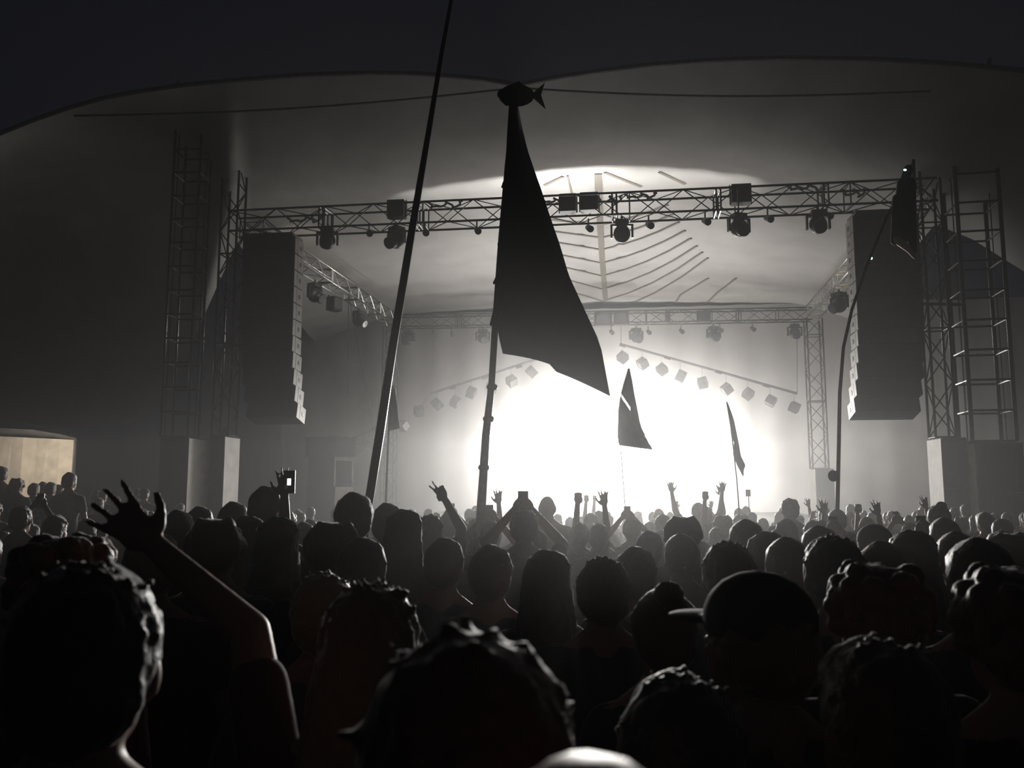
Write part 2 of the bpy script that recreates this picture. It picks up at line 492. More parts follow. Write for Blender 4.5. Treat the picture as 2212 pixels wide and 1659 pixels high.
tower(484, 182, 942, 20.3, .42, 'narrow truss tower beside the left speaker array', bay=.55)
ballast(452, 485, 942, 19.9, 'dark ballast stack with lit right side under the narrow left tower', lit=1, depth=.8)
tower(388, 188, 945, 19.6, .62, 'outer left ladder tower with square rungs', ladder=True, bay=.58, yaw=YAW + .1)
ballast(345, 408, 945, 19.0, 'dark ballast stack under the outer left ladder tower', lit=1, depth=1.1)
tower(2036, 160, 945, 18.7, .42, 'X braced truss tower right of the right speaker array', bay=.6)
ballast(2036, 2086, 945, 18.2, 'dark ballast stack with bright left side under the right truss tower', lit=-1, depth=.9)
tower(2133, 150, 955, 18.4, .86, 'outer right ladder tower with thick rungs', ladder=True, bay=.66, rc=.045, mt=steel, yaw=YAW - .05)
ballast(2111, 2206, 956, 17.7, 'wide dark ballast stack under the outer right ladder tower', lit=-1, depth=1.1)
tower(838, 600, 1092, 33.6, .5, 'rear left truss tower half hidden by the long pole', bay=.6, ztop=ZT - .5)
tower(1770, 600, 1012, 31.9, .56, 'rear right truss tower standing on a ballast box', bay=.6, ztop=ZT - .5)
ballast(1763, 1800, 1012, 31.3, 'ballast stack with lit left edge under the rear right tower', lit=-1, depth=.9)
q = MB(); q.tube([at(1985, 656, 19.0), at(2078, 658, 18.6)], .035, 8); tag(q.obj('tie_bar', steel), 'horizontal tie bar between the right speaker array and outer tower', 'bar')

# ------------------------------------------------------------------ line arrays
def line_array(pxl, pxr, ytop, ybot, Y, n, lab, yaw):
    a = at(pxl, ytop, Y); b_ = at(pxr, ytop, Y); wd = (b_ - a).length
    c_ = (a + b_) / 2; H = a.z - at(pxl, ybot, Y).z; h = H / n
    root = thing('line_array', (c_.x, c_.y, a.z), lab, 'speakers', 'hanging speaker arrays', yaw)
    rt = Matrix.Rotation(yaw, 3, 'Z'); dep = .62
    q = MB(); q.box((c_.x + 0, c_.y + .3, a.z + .06), (wd * .95, .7, .07), rt)
    q.tube([(c_.x, c_.y + .3, a.z + .06), (c_.x, c_.y + .3, ZT - .55)], .02, 6)
    q.obj('flying_frame', steel, root)
    z = a.z; off = Vector((0, 0, 0))
    for k in range(n):
        tilt = math.radians(max(0, (k - n * .45)) * 2.6)
        rr = rt @ Matrix.Rotation(-tilt, 3, 'X')
        cc = Vector((c_.x, c_.y + dep / 2, z - h / 2)) + rt @ Vector((0, max(0, k - n * .45) ** 2 * .018, 0))
        cab = MB(); cab.mi = 0; cab.box(cc + rr @ Vector((0, .02, 0)), (wd, dep - .04, h - .018), rr)
        co = cab.obj('speaker_cabinet', blackm, root)
        f_ = MB(); f_.box(cc + rr @ Vector((0, -dep / 2, 0)), (wd - .03, .03, h - .035), rr); f_.obj('grille', grille, co)
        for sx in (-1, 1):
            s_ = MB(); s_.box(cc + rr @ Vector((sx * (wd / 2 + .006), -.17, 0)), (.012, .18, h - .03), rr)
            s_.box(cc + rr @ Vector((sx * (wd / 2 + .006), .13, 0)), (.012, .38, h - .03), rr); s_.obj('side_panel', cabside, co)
            s_ = MB(); s_.box(cc + rr @ Vector((sx * (wd / 2 + .014), .13, 0)), (.01, .10, .10), rr); s_.obj('handle_recess', blackm, co)
        z -= h
    return root


line_array(530, 641, 512, 905, 20.4, 11, 'left hanging speaker array with pale side panels beside the left tower', YAW + .02)
line_array(1850, 1984, 462, 892, 18.6, 12, 'right hanging speaker array, large black column under the truss end', YAW + .02)


# ------------------------------------------------------------------ lamps on the trusses
def make_head(r=.25):
    root = thing('moving_head_lamp', (0, 0, 0), 'x', 'stage lamp', 'moving head lamps under the trusses')
    q = MB(); q.box((0, 0, -.07), (.34, .30, .12)); q.tube([(0, 0, 0), (0, 0, .10)], .03, 8); q.obj('lamp_base', blackm, root)
    q = MB()
    for s_ in (-1, 1):
        q.box((s_ * .27, 0, -.30), (.05, .12, .36)); q.box((s_ * .16, 0, -.14), (.22, .12, .05))
    q.obj('yoke', blackm, root)
    q = MB(); q.ell((0, 0, -.36), (.22, .22, .24)); q.tube([(0, -.02, -.38), (0, -.30, -.52)], [.17, .16], 16); h_ = q.obj('lamp_head', blackm, root, smooth=True)
    q = MB(); q.tube([(0, -.295, -.517), (0, -.31, -.525)], .13, 16); q.obj('lens', lensm, h_)
    return root


proto = make_head(); first = True
HEADS = [(708, 492, 20.6, 'first from the left speaker array'), (857, 490, 20.4, 'beside the long leaning pole'), (1343, 476, 19.9, 'first right of the big black flag'),
         (1595, 462, 19.4, 'below the black box over the right half'), (1766, 455, 19.1, 'last before the right speaker array')]
REAR = [(883, 714, 33.2, 'first from the left, by the leaning pole'), (1043, 711, 33.0, 'just left of the big flag'), (1374, 709, 32.6, 'first right of the big flag'), (1541, 705, 32.3, 'second right of the big flag'), (1716, 700, 32.0, 'next to the rear right tower')]
for row, lst in (('front', HEADS), ('rear', REAR)):
    for px, py, Y, txt in lst:
        o = proto if first else copy_tree(proto); first = False
        p = at(px, py, Y); o.location = p; k = R.uniform(-.6, .6)
        o.rotation_euler = (0, 0, YAW + k); o.scale = (.92,) * 3 if row == 'front' else (.95,) * 3
        o['label'] = 'round lamp under the %s truss, %s' % (row, txt)
for px, py, Y, txt in ((680, 612, 23.8, 'bright lens, near the left array'), (775, 672, 29.0, 'nearest the rear left tower')):
    o = copy_tree(proto); o.location = at(px, py, Y); o.rotation_euler = (0, 0, 1.1); o['label'] = 'moving head lamp under the left side truss, ' + txt
o = copy_tree(proto); o.location = at(1812, 632, 22.5); o.rotation_euler = (0, 0, -1.1); o['label'] = 'moving head lamp under the right side truss, half hidden by speakers'


def boxlamp(px, py, Y, wp, hp, lab, yaw=YAW):
    w_ = wp / F * Y; h_ = hp / F * Y; p = at(px, py, Y)
    root = thing('flood_light', p, lab, 'stage lamp', 'box lamps on the trusses', yaw)
    rt = Matrix.Rotation(yaw, 3, 'Z')
    q = MB(); q.box(p, (w_, .3, h_), rt); 
    for k in range(6): q.box(p + rt @ Vector((0, .17, -h_ / 2 + h_ * (k + .5) / 6)), (w_ * .9, .06, .015), rt)
    q.obj('lamp_housing', blackm, root)
    for s_ in (-1, 1): q = MB(); q.box(p + rt @ Vector((s_ * (w_ / 2 + .02), .05, .02)), (.025, .06, h_ * 1.1), rt); q.obj('bracket', steel, root)
    q = MB(); q.box(p + rt @ Vector((0, -.155, 0)), (w_ * .8, .02, h_ * .8), rt); q.obj('glass', lensm, root)


boxlamp(857, 453, 20.1, 38, 38, 'black box lamp on the front truss beside the leaning pole')
boxlamp(1227, 441, 19.8, 36, 40, 'left of two adjoining black box lamps on the front truss')
boxlamp(1273, 438, 19.7, 40, 40, 'right of two adjoining black box lamps on the front truss')
boxlamp(1600, 421, 19.2, 42, 42, 'black box lamp on the front truss over the right half')
boxlamp(1303, 690, 32.3, 36, 30, 'left of two grey box lamps on the rear truss beside the flag')
boxlamp(1342, 688, 32.2, 30, 30, 'right of two grey box lamps on the rear truss')
boxlamp(1520, 684, 31.9, 26, 24, 'small dark box lamp on the rear truss right half')
boxlamp(722, 657, 25.5, 26, 30, 'box lamp hanging under the left side truss', yaw=1.0)


def clampl(px, py, Y, i, row):
    p = at(px, py, Y); root = thing('par_can', p, '', 'stage lamp', 'small cans under the %s truss' % row)
    root['label'] = 'small dark par can clamped under the %s truss' % row
    q = MB(); q.tube([p + Vector((0, 0, .12)), p + Vector((0, 0, -.04))], .02, 6); q.obj('clamp', steel, root)
    q = MB(); q.tube([p + Vector((0, .1, -.06)), p + Vector((.04, -.12, -.17))], [.07, .085], 10); q.obj('can', blackm, root)


for i, (px, py) in enumerate(((797, 493), (918, 492), (1030, 488), (1271, 483), (1401, 476), (1523, 468), (1658, 462), (1786, 455))): clampl(px, py, 19.9 - (px - 1106) * .0011, i, 'front')
for i, (px, py) in enumerate(((1320, 711), (1400, 711), (1471, 709), (1555, 706), (1625, 704), (975, 716), (935, 716))): clampl(px, py, 32.6 - (px - 1106) * .0015, i, 'rear')
# loose cable loops along the front truss
for i, (x0, x1, y, sag) in enumerate(((925, 1000, 437, 12), (1170, 1225, 430, 9), (1290, 1345, 425, 14), (1350, 1420, 420, 8), (1700, 1790, 402, 9), (620, 700, 470, 10), (1820, 1870, 410, 14))):
    q = MB(); pts = []
    for j in range(40):
        t = j / 39; pts.append(at(lerp(x0, x1, t) + 4 * math.sin(t * 31), y - (x1 - x0) * t * .05 + sag * abs(math.sin(math.pi * t * 2)) + 3 * math.sin(t * 19), 20.0 - (x0 - 1106) * .0011 + .1 * math.sin(t * 23)))
    q.tube(pts, .028, 5)
    tag(q.obj('power_cable', ropem), 'black power cable looped along the front truss', 'cable', 'cables looped on the front truss')

# ------------------------------------------------------------------ blinder bank on stage (the lit lamps)
def make_blinder():
    root = thing('blinder_lamp', (0, 0, 0), 'blazing white blinder lamp in the bank at the back of the stage', 'stage lamp', 'blinder lamps in the bright bank')
    q = MB(); q.box((0, .12, 0), (.9, .22, .62)); q.obj('lamp_housing', blackm, root)
    q = MB(); q.box((0, .12, -.5), (.08, .08, .5)); q.box((0, .12, -.76), (.6, .5, .04)); q.obj('stand', steel, root)
    for i in range(4):
        for j in range(2):
            q = MB(); x = -.33 + .22 * i; z = -.15 + .3 * j; q.tube([(x, .02, z), (x, -.02, z)], .095, 12); q.obj('lens', lampon, root)
    return root


bp = make_blinder(); first = True
for p in BL:
    for dz in (0, -.9):
        o = bp if first else copy_tree(bp); first = False
        o.location = p + Vector((0, 0, dz)); o.rotation_euler = (0, 0, YAW)
q = MB()
for p in (BL[0], BL[-1]): q.tube([Vector((p.x, p.y + .25, DZ)), Vector((p.x, p.y + .25, p.z + .6))], .04, 8)
for dz in (-1.25, -.38, .5): q.tube([Vector((p.x, p.y + .27, p.z + dz)) for p in BL], .035, 8)
tag(q.obj('lamp_rack', steel), 'pipe rack holding the blazing lamp bank at the back of the stage', 'rack')


# ------------------------------------------------------------------ hanging cubes on two sloping bars
def cube(px, py, Y, lab, sz=.40, pipe=None):
    p = at(px, py, Y); root = thing('hanging_cube', p, lab, 'cube', 'cubes hung from the sloping bars')
    rt = Euler((R.uniform(.5, .9), R.uniform(-.8, .8), R.uniform(0, 3)), 'XYZ').to_matrix()
    q = MB(); q.box(p, (sz * .8,) * 3, rt); 
    q.obj('cube_body', cubem, root)
    q = MB()
    for ax in range(3):
        for s1 in (-1, 1):
            for s2 in (-1, 1):
                a = [0, 0, 0]; a[(ax + 1) % 3] = s1 * sz * .4; a[(ax + 2) % 3] = s2 * sz * .4
                b_ = list(a); a[ax] = -sz * .4; b_[ax] = sz * .4
                q.tube([p + rt @ Vector(a), p + rt @ Vector(b_)], .012, 5)
    q.obj('edge_frame', steel, root)
    if pipe:
        q = MB(); q.tube([p, pipe], .006, 5); q.obj('hanging_wire', ropem, root)


def rearY(px): return lerp(RL.y, RR.y, (px - 853) / 897)


RB = (at(1342, 744, rearY(1342)), at(1722, 850, rearY(1722))); LB = (at(1185, 768, rearY(1185)), at(930, 850, rearY(930)))
ords = ['first', 'second', 'third', 'fourth', 'fifth', 'sixth', 'seventh', 'eighth', 'last']
for i, (px, py) in enumerate(((1345, 772), (1388, 785), (1430, 798), (1471, 812), (1518, 827), (1570, 840), (1616, 851), (1665, 866), (1716, 880))):
    t = (px - 1342) / 380; cube(px, py, rearY(px), 'dark grey hanging cube, %s from the centre under the right sloping bar' % ords[i], pipe=RB[0].lerp(RB[1], t))
for i, (px, py) in enumerate(((1148, 803), (1105, 823), (1062, 838), (1018, 848), (983, 868), (944, 873), (905, 888), (872, 920))):
    t = (1185 - px) / 255; cube(px, py, rearY(px), 'hanging cube, %s from the centre under the left sloping bar' % ords[i], pipe=LB[0].lerp(LB[1], min(t, 1)))
for i, (px, py, txt) in enumerate(((752, 975, 'first'), (772, 970, 'second'), (796, 957, 'third'))):
    cube(px, py, 27.5, '%s of three dim hanging cubes under the short pale bar, from its lower end' % txt, sz=.34, pipe=at(px + 2, 938 - .44 * (px - 780), 27.6))
for (A, B_), side in ((RB, 'right'), (LB, 'left')):
    root = thing('sloping_bar', A, 'black pipe sloping down to the %s with cubes hanging under it' % side, 'bar', 'sloping bars')
    q = MB(); q.tube([A, B_], .05, 8)
    for t in (.0, .26, .55, .82): q.box(A.lerp(B_, t) + Vector((.05, 0, -.04)), (.25, .12, .12), Matrix.Rotation(.3 if side == 'right' else -.3, 3, 'Y'))
    q.obj('pipe', steel, root)
    q = MB(); q.tube([A, Vector((A.x, A.y, ZT - THH))], .012, 5); q.tube([B_, Vector((B_.x + .1, B_.y, ZT - THH))], .012, 5); q.obj('suspension_cable', ropem, root)
sb = thing('short_bar', at(775, 941, 27.6), 'short pale bar behind the leaning pole above the side speaker stack', 'bar')
q = MB(); q.tube([at(740, 957, 27.6), at(815, 922, 27.6)], .05, 8); q.obj('pipe', steel, sb)
tp = FL.lerp(RL, .54); q = MB()
for a in (at(750, 952, 27.6), at(805, 927, 27.6)): q.tube([a, Vector((tp.x + .25, tp.y, ZT - THH))], .012, 5)
q.obj('suspension_cable', ropem, sb)

# ------------------------------------------------------------------ side speaker stack, left of stage
root = thing('speaker_stack', at(715, 1100, 24), 'stage side speaker stack on a pale plinth left of the leaning pole', 'speakers', rz=0)
rt = Matrix.Rotation(YAW - .45, 3, 'Z'); P0 = at(712, 1050, 24.5)
q = MB(); zt = at(712, 945, 24.5).z; zb = at(712, 988, 24.5).z; q.box((P0.x, P0.y, (zt + zb) / 2), (1.2, .8, zt - zb), rt); q.obj('top_cover', darkcloth, root)
z0 = at(712, 1050, 24.5).z; q = MB(); q.box((P0.x, P0.y, (z0 + zb) / 2), (1.05, .7, zb - z0), rt); co = q.obj('cabinet', grille, root)
q = MB()
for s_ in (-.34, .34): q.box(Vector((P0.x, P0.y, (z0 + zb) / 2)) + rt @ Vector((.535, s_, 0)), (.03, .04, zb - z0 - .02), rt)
q.box(Vector((P0.x, P0.y, zb - .05)) + rt @ Vector((.535, 0, 0)), (.03, .7, .10), rt); q.obj('lit_side_edge', wraplit, root)  # edges coloured pale to show the light they catch
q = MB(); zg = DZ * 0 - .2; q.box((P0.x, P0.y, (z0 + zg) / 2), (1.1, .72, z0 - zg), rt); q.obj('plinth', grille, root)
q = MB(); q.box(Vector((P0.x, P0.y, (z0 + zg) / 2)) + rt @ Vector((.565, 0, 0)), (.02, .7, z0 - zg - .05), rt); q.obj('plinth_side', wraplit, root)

# ------------------------------------------------------------------ marquee at the left edge
mq = thing('marquee_tent', at(80, 1060, 25), 'lit beige marquee at the far left behind people', 'tent')
q = MB(); A = at(-160, 935, 27); B_ = at(158, 950, 27); zt = B_.z
for i in range(13):
    t = i / 12; p = A.lerp(B_, t)
    q.v += [(p.x, p.y + .05 * math.sin(i * 2.1), -.25), (p.x, p.y + .05 * math.sin(i * 2.1 + 1), lerp(A.z, B_.z, t))]
for i in range(12): q.f.append([2 * i, 2 * i + 2, 2 * i + 3, 2 * i + 1]); q.m.append(0)
q.obj('back_wall', marqm, mq)
q = MB(); pts = [(-200, 918, 23), (0, 925, 23), (70, 928, 23), (130, 938, 23.4), (165, 947, 23.6)]
top = [(-200, 895, 25.5), (0, 912, 25.5), (70, 918, 25.5), (130, 930, 25.6), (165, 944, 25.6)]
bk = [(-200, 932, 27.3), (0, 940, 27.3), (70, 944, 27.3), (130, 950, 27.3), (165, 952, 27.3)]
for a, b_, c_ in zip(pts, top, bk): q.v += [at(*a), at(*b_), at(*c_)]
for i in range(4):
    for k in range(2): q.f.append([3 * i + k, 3 * i + 3 + k, 3 * i + 4 + k, 3 * i + 1 + k]); q.m.append(0)
q.obj('tent_roof', marqroof, mq)
q = MB(); p = at(163, 950, 25.4); q.tube([(p.x, p.y, -.25), p], .05, 8); q.obj('tent_pole', steel, mq)
q = MB(); p = at(163, 950, 25.4); p2 = at(163, 950, 27.2); q.add([(p.x, p.y, -.25), (p2.x, p2.y, -.25), p2, p], [(0, 1, 2, 3)]); q.obj('side_wall', darkcloth, mq)


# ------------------------------------------------------------------ poles and flags
def flag_mesh(left, right, D, amp=.12, n=26, m_=12, ph=0, hole=None):
    q = MB()
    def interp(pts, t):
        f_ = t * (len(pts) - 1); i = min(int(f_), len(pts) - 2); f_ -= i
        return lerp(pts[i][0], pts[i + 1][0], f_), lerp(pts[i][1], pts[i + 1][1], f_)
    for i in range(n + 1):
        t = i / n; l = interp(left, t); r = interp(right, t)
        for j in range(m_ + 1):
            s_ = j / m_; Y = D + amp * math.sin(s_ * 7 + t * 4 + ph) * s_ * 1.2
            q.v.append(at(lerp(l[0], r[0], s_), lerp(l[1], r[1], s_), Y))
    for i in range(n):
        for j in range(m_):
            a = i * (m_ + 1) + j
            if hole:
                X, Y_ = proj((Vector(q.v[a]) + Vector(q.v[a + m_ + 2])) / 2)
                t = (X - hole[0]) / (hole[2] - hole[0]); yc = lerp(hole[1], hole[3], t)
                if -.04 < t < 1.0 and abs(Y_ - yc) < hole[4]: continue
            q.f.append([a, a + m_ + 1, a + m_ + 2, a + 1]); q.m.append(0)
    return q


def solid(o, t=.004):
    mo = o.modifiers.new('thickness', 'SOLIDIFY'); mo.thickness = t; return o


fr = thing('flagpole', at(1036, 1110, 7.5), 'tall black flag on a knobbly pole topped with a fish shape', 'flag')
q = MB(); q.tube([at(1008, 1560, 7.5), at(1038, 1120, 7.5), at(1050, 940, 7.5), at(1062, 830, 7.5), at(1070, 700, 7.5), at(1082, 520, 7.5), at(1096, 350, 7.5), at(1108, 232, 7.5)], [.042, .042, .036, .03, .03, .026, .022, .018], 10)
for (x, y) in ((1063, 836), (1055, 905), (1045, 1010)): q.ell(at(x, y, 7.5), (.05, .05, .035))
q.obj('pole', polem, fr, smooth=True)
LFT = [(1100, 228), (1096, 290), (1093, 350), (1090, 400), (1086, 450), (1083, 510), (1081, 560), (1076, 620), (1070, 680), (1078, 730), (1086, 764)]
RGT = [(1119, 228), (1128, 275), (1140, 325), (1157, 375), (1172, 420), (1190, 475), (1209, 530), (1228, 595), (1258, 660), (1296, 742), (1318, 856)]
q = flag_mesh(LFT, RGT, 7.45, .16, 34, 16)
# the lower hem curls: drop it between the corners
nr = 17
for i in range(30, 35):
    for j in range(nr):
        s_ = j / 16; idx = i * nr + j; x, y, z = q.v[idx]; q.v[idx] = (x, y, z + .075 * math.sin(math.pi * s_) * (i - 29) / 5 * (1 if s_ < .5 else .4))
solid(q.obj('flag_cloth', flagblack, fr, smooth=True))
for i, ((x0, y0), (x1, y1), w_) in enumerate((((1088, 505), (1078, 528), .03), ((1084, 560), (1078, 572), .02), ((1082, 590), (1068, 611), .028), ((1074, 670), (1062, 700), .035), ((1090, 396), (1085, 404), .02))):
    q = MB(); q.cap(at(x0, y0, 7.45), at(x1, y1, 7.42), w_, w_ * .5); solid(q.obj('tie_ribbon', flagblack, fr), .002)
q = MB(); fc = at(1116, 206, 7.5)
q.ell(fc, (.165, .035, .11)); q.ell(fc + Vector((-.13, 0, .01)), (.05, .03, .05))
q.add([fc + Vector((.13, -.01, 0)), fc + Vector((.26, -.01, .12)), fc + Vector((.225, -.01, 0)), fc + Vector((.265, -.01, -.13)), fc + Vector((.13, .01, 0)), fc + Vector((.26, .01, .12)), fc + Vector((.225, .01, 0)), fc + Vector((.265, .01, -.13))],
      [(0, 1, 2), (0, 2, 3), (6, 5, 4), (7, 6, 4), (0, 4, 5, 1), (1, 5, 6, 2), (2, 6, 7, 3), (3, 7, 4, 0)])
q.add([fc + Vector((-.08, 0, .09)), fc + Vector((.02, 0, .14)), fc + Vector((.08, 0, .08)), fc + Vector((0, .02, .06))], [(0, 1, 3), (1, 2, 3), (2, 1, 0)])
q.obj('fish_finial', darkcloth, fr)
q = MB(); q.add([fc + Vector((-.16, -.02, -.05)), fc + Vector((-.10, -.02, -.11)), fc + Vector((-.03, -.02, -.11)), fc + Vector((-.06, -.02, -.02)), fc + Vector((-.1, .02, -.06))], [(0, 1, 2, 3), (0, 4, 1), (1, 4, 2), (2, 4, 3), (3, 4, 0)]); q.obj('fish_fin', darkcloth, fr)

pl = MB(); pl.tube([at(722, 1680, 6), at(792, 1110, 6), at(820, 940, 6), at(850, 740, 6), at(886, 520, 6), at(925, 290, 6), at(955, 110, 6), at(975, 0, 6), at(990, -90, 6)], [.034, .033, .032, .030, .027, .021, .017, .015, .013], 10)
tag(pl.obj('leaning_pole', polem, smooth=True), 'long thin bare pole leaning right and leaving the top of the picture', 'pole')

f3 = thing('small_flag', at(1338, 1100, 12), 'black triangular flag with a slit of light through it before the glare', 'flag')
q = MB(); q.tube([at(1358, 1374, 12), at(1352, 1115, 12), at(1340, 960, 12), at(1339, 870, 12), at(1357, 797, 12)], .006, 6); q.obj('pole', polem, f3)
q = flag_mesh([(1357, 797), (1348, 825), (1340, 855), (1336, 885), (1335, 915), (1334, 945), (1337, 962)], [(1359, 797), (1365, 825), (1370, 855), (1376, 885), (1381, 912), (1392, 940), (1411, 972)], 12, .05, 90, 44, hole=(1341, 853, 1362, 884, 4))
solid(q.obj('flag_cloth', flaggrey, f3, smooth=True))
q = flag_mesh([(1357, 796), (1349, 825), (1341, 855), (1342, 880), (1352, 900), (1366, 918), (1378, 932)], [(1360, 796), (1366, 825), (1371, 855), (1377, 885), (1382, 912), (1386, 925), (1394, 941)], 11.96, .03, 90, 44, hole=(1341, 853, 1362, 884, 4))
solid(q.obj('dark_panel', flagblack, f3, smooth=True))

f4 = thing('ribbon_flag', at(1598, 1115, 12), 'narrow furled dark flag on a thin pole right of the glare', 'flag')
q = MB(); q.tube([at(1610, 1374, 12), at(1600, 1150, 12), at(1592, 1040, 12), at(1580, 930, 12), at(1570, 868, 12)], .009, 6); q.obj('pole', polem, f4)
q = flag_mesh([(1571, 872), (1576, 905), (1580, 945), (1586, 955), (1583, 980), (1592, 1005), (1601, 1022), (1604, 1028)], [(1573, 872), (1585, 905), (1592, 938), (1595, 955), (1600, 985), (1610, 1005), (1606, 1016), (1606, 1028)], 12, .03)
solid(q.obj('flag_cloth', flagblack, f4, smooth=True))

f5 = thing('drooping_flag', at(845, 940, 15), 'drooping dark red flag just right of the leaning pole', 'flag')
q = MB(); q.tube([at(822, 1312, 15), at(832, 1120, 15), at(838, 960, 15), at(846, 792, 15)], .02, 6); q.obj('pole', polem, f5)
q = flag_mesh([(845, 795), (842, 830), (840, 870), (838, 905), (838, 932)], [(847, 795), (851, 830), (856, 870), (860, 905), (863, 925)], 15, .06)
solid(q.obj('flag_cloth', flagred, f5, smooth=True))

sg = thing('handheld_sign', at(1617, 1110, 15), 'small grey square sign held up beside the ribbon flag pole', 'sign')
q = MB(); q.box(at(1616, 1065, 15), (.085, .01, .12)); q.obj('sign_board', backm, sg)
q = MB(); p = at(1617, 1066, 15.01); q.tube([(p.x, p.y, gz(0, 15)), p], .008, 6); q.obj('stick', polem, sg)
# bent pole with a dangling puppet over the right array
pp = MB(); pp.tube([at(1805, 1470, 9), at(1809, 1100, 9), at(1812, 960, 9), at(1814, 850, 9), at(1822, 750, 9), at(1840, 670, 9), at(1870, 580, 9), at(1915, 470, 9), at(1950, 400, 9), at(1972, 350, 9)], [.024, .022, .021, .02, .018, .017, .015, .013, .012, .01], 8)
pb = thing('bent_pole', at(1808, 1110, 9), 'bent black pole curving up in front of the right speaker array', 'pole')
pp.obj('pole_shaft', polem, pb, smooth=True)
q = MB(); q.ell(at(1800, 1028, 9), (.055, .055, .06)); q.obj('round_knob', darkcloth, pb, smooth=True)
pu = thing('hanging_puppet', at(1955, 380, 9), 'dark hanging puppet with one pale arm over the right speaker array', 'puppet')
q = MB(); q.cap(at(1958, 400, 8.95), at(1952, 500, 8.95), .10, .12); q.cap(at(1955, 390, 8.95), at(1962, 365, 8.95), .05, .045); q.cap(at(1940, 430, 8.93), at(1934, 520, 8.93), .06, .05); q.cap(at(1966, 440, 8.93), at(1972, 540, 8.93), .055, .045)
q.obj('costume', darkcloth, pu, smooth=True)
q = MB(); q.cap(at(1938, 518, 8.9), at(1962, 538, 8.9), .045, .032); q.cap(at(1962, 538, 8.9), at(1976, 556, 8.9), .03, .018)
q.obj('pale_arm', furm, pu, smooth=True)
q = MB(); q.tube([at(1973, 345, 8.95), at(1974, 400, 8.93), at(1975, 462, 8.93)], [.018, .022, .016], 8); q.obj('pale_tube', cabside, pu, smooth=True)
for (x, y, lab) in ((1955, 367, 'small bluish light at the top of the hanging puppet'), (1882, 558, 'tiny cyan light on the face of the right speaker array')):
    q = MB(); q.ell(at(x, y, 8.85 if x > 1900 else 18.45), (.016, .01, .01) if x > 1900 else .028); tag(q.obj('indicator_light', ledm, smooth=True), lab, 'light', 'tiny indicator lights')

# ------------------------------------------------------------------ people
bpy.data.textures.new('hair_clumps', 'CLOUDS').noise_scale = .045


def remesh(mb, name, mt, vox, sm=3, disp=0):
    me = mb.mesh('tmp', mt); o = bpy.data.objects.new('tmp', me); col.objects.link(o)
    r_ = o.modifiers.new('r', 'REMESH'); r_.mode = 'VOXEL'; r_.voxel_size = vox; r_.use_smooth_shade = True
    s_ = o.modifiers.new('s', 'SMOOTH'); s_.factor = .5; s_.iterations = sm
    if disp:
        d_ = o.modifiers.new('d', 'DISPLACE'); d_.texture = bpy.data.textures['hair_clumps']; d_.strength = disp; d_.mid_level = .45
    dg = bpy.context.evaluated_depsgraph_get(); ev = o.evaluated_get(dg)
    out = bpy.data.meshes.new_from_object(ev); out.name = name
    bpy.data.objects.remove(o); bpy.data.meshes.remove(me)
    out.materials.clear(); out.materials.append(mt)
    out.polygons.foreach_set('material_index', [0] * len(out.polygons))
    return out


def hand(mb, w_, d, side, style, r=.0095):
    d = d.normalized(); side = (side - d * side.dot(d)).normalized(); nrm = d.cross(side)
    rt = Matrix((side, nrm, d)).transposed()
    mb.ell(w_ + d * .055, (.042, .017, .055), rt, 12, 8)
    mb.cap(w_, w_ + d * .03, .024, .028)
    L = [.068, .078, .073, .056]
    for i in range(4):
        b_ = w_ + d * .09 + side * (-.031 + .0207 * i)
        up = style == 'open' or (style == 'peace' and i in (0, 1))
        sp = (-.22 + .147 * i) * (1.6 if style == 'peace' else 1.5)
        if up:
            dd = (d + side * sp + nrm * .12).normalized(); k1 = b_ + dd * L[i] * .55; k2 = k1 + (dd + nrm * .18).normalized() * L[i] * .5
            mb.cap(b_ - d * .012, k1, r, r * .93, 8); mb.cap(k1, k2, r * .93, r * .8, 8)
        else:
            k1 = b_ + (d * .5 + nrm * .8).normalized() * L[i] * .5; k2 = k1 + (nrm * .3 - d * .95).normalized() * L[i] * .5
            mb.cap(b_ - d * .012, k1, r, r, 8); mb.cap(k1, k2, r, r * .9, 8)
    t0 = w_ + d * .025 - side * .035
    t1 = t0 + ((d * .7 - side * .7) if style == 'open' else (d * .8 + nrm * .6 - side * .1)).normalized() * .042
    t2 = t1 + ((d * .85 - side * .4) if style == 'open' else (d * .3 + nrm * .4 + side * .8)).normalized() * .034
    mb.cap(t0, t1, .014, .011, 8); mb.cap(t1, t2, .011, .009, 8)


# arm: elbow and wrist in body space (right arm x>0), hand style
DOWN = ((.27, -.02, 1.17), (.25, .08, .95), 'fist')
POSES = {
    'stand': (DOWN, DOWN),
    'pocket': (((.29, -.05, 1.18), (.22, .10, 1.0), 'fist'), DOWN),
    'clap': (((.27, .16, 1.34), (.13, .26, 1.60), 'open'), ((.27, .16, 1.34), (.13, .26, 1.60), 'open')),
    'oneup': (((.27, .06, 1.68), (.25, .10, 1.92), 'open'), DOWN),
    'fistup': (DOWN, ((.24, .08, 1.69), (.22, .10, 1.94), 'fist')),
    'bothup': (((.30, .04, 1.66), (.34, .08, 1.90), 'open'), ((.30, .04, 1.66), (.33, .08, 1.90), 'open')),
    'phone': (((.26, .22, 1.52), (.06, .30, 1.75), 'fist'), ((.26, .22, 1.52), (.06, .30, 1.75), 'fist')),
    'peace': (((.22, .08, 1.66), (.10, .10, 1.86), 'peace'), DOWN),
    'reach': (DOWN, ((.25, .10, 1.66), (.47, .16, 1.82), 'open')),
    'lowfist': (((.30, .10, 1.22), (.26, .20, 1.45), 'fist'), DOWN),
    'situp2': (((.36, .04, 1.36), (.38, .08, 1.60), 'open'), ((.30, .08, 1.22), (.2, .2, 1.1), 'fist')),
}


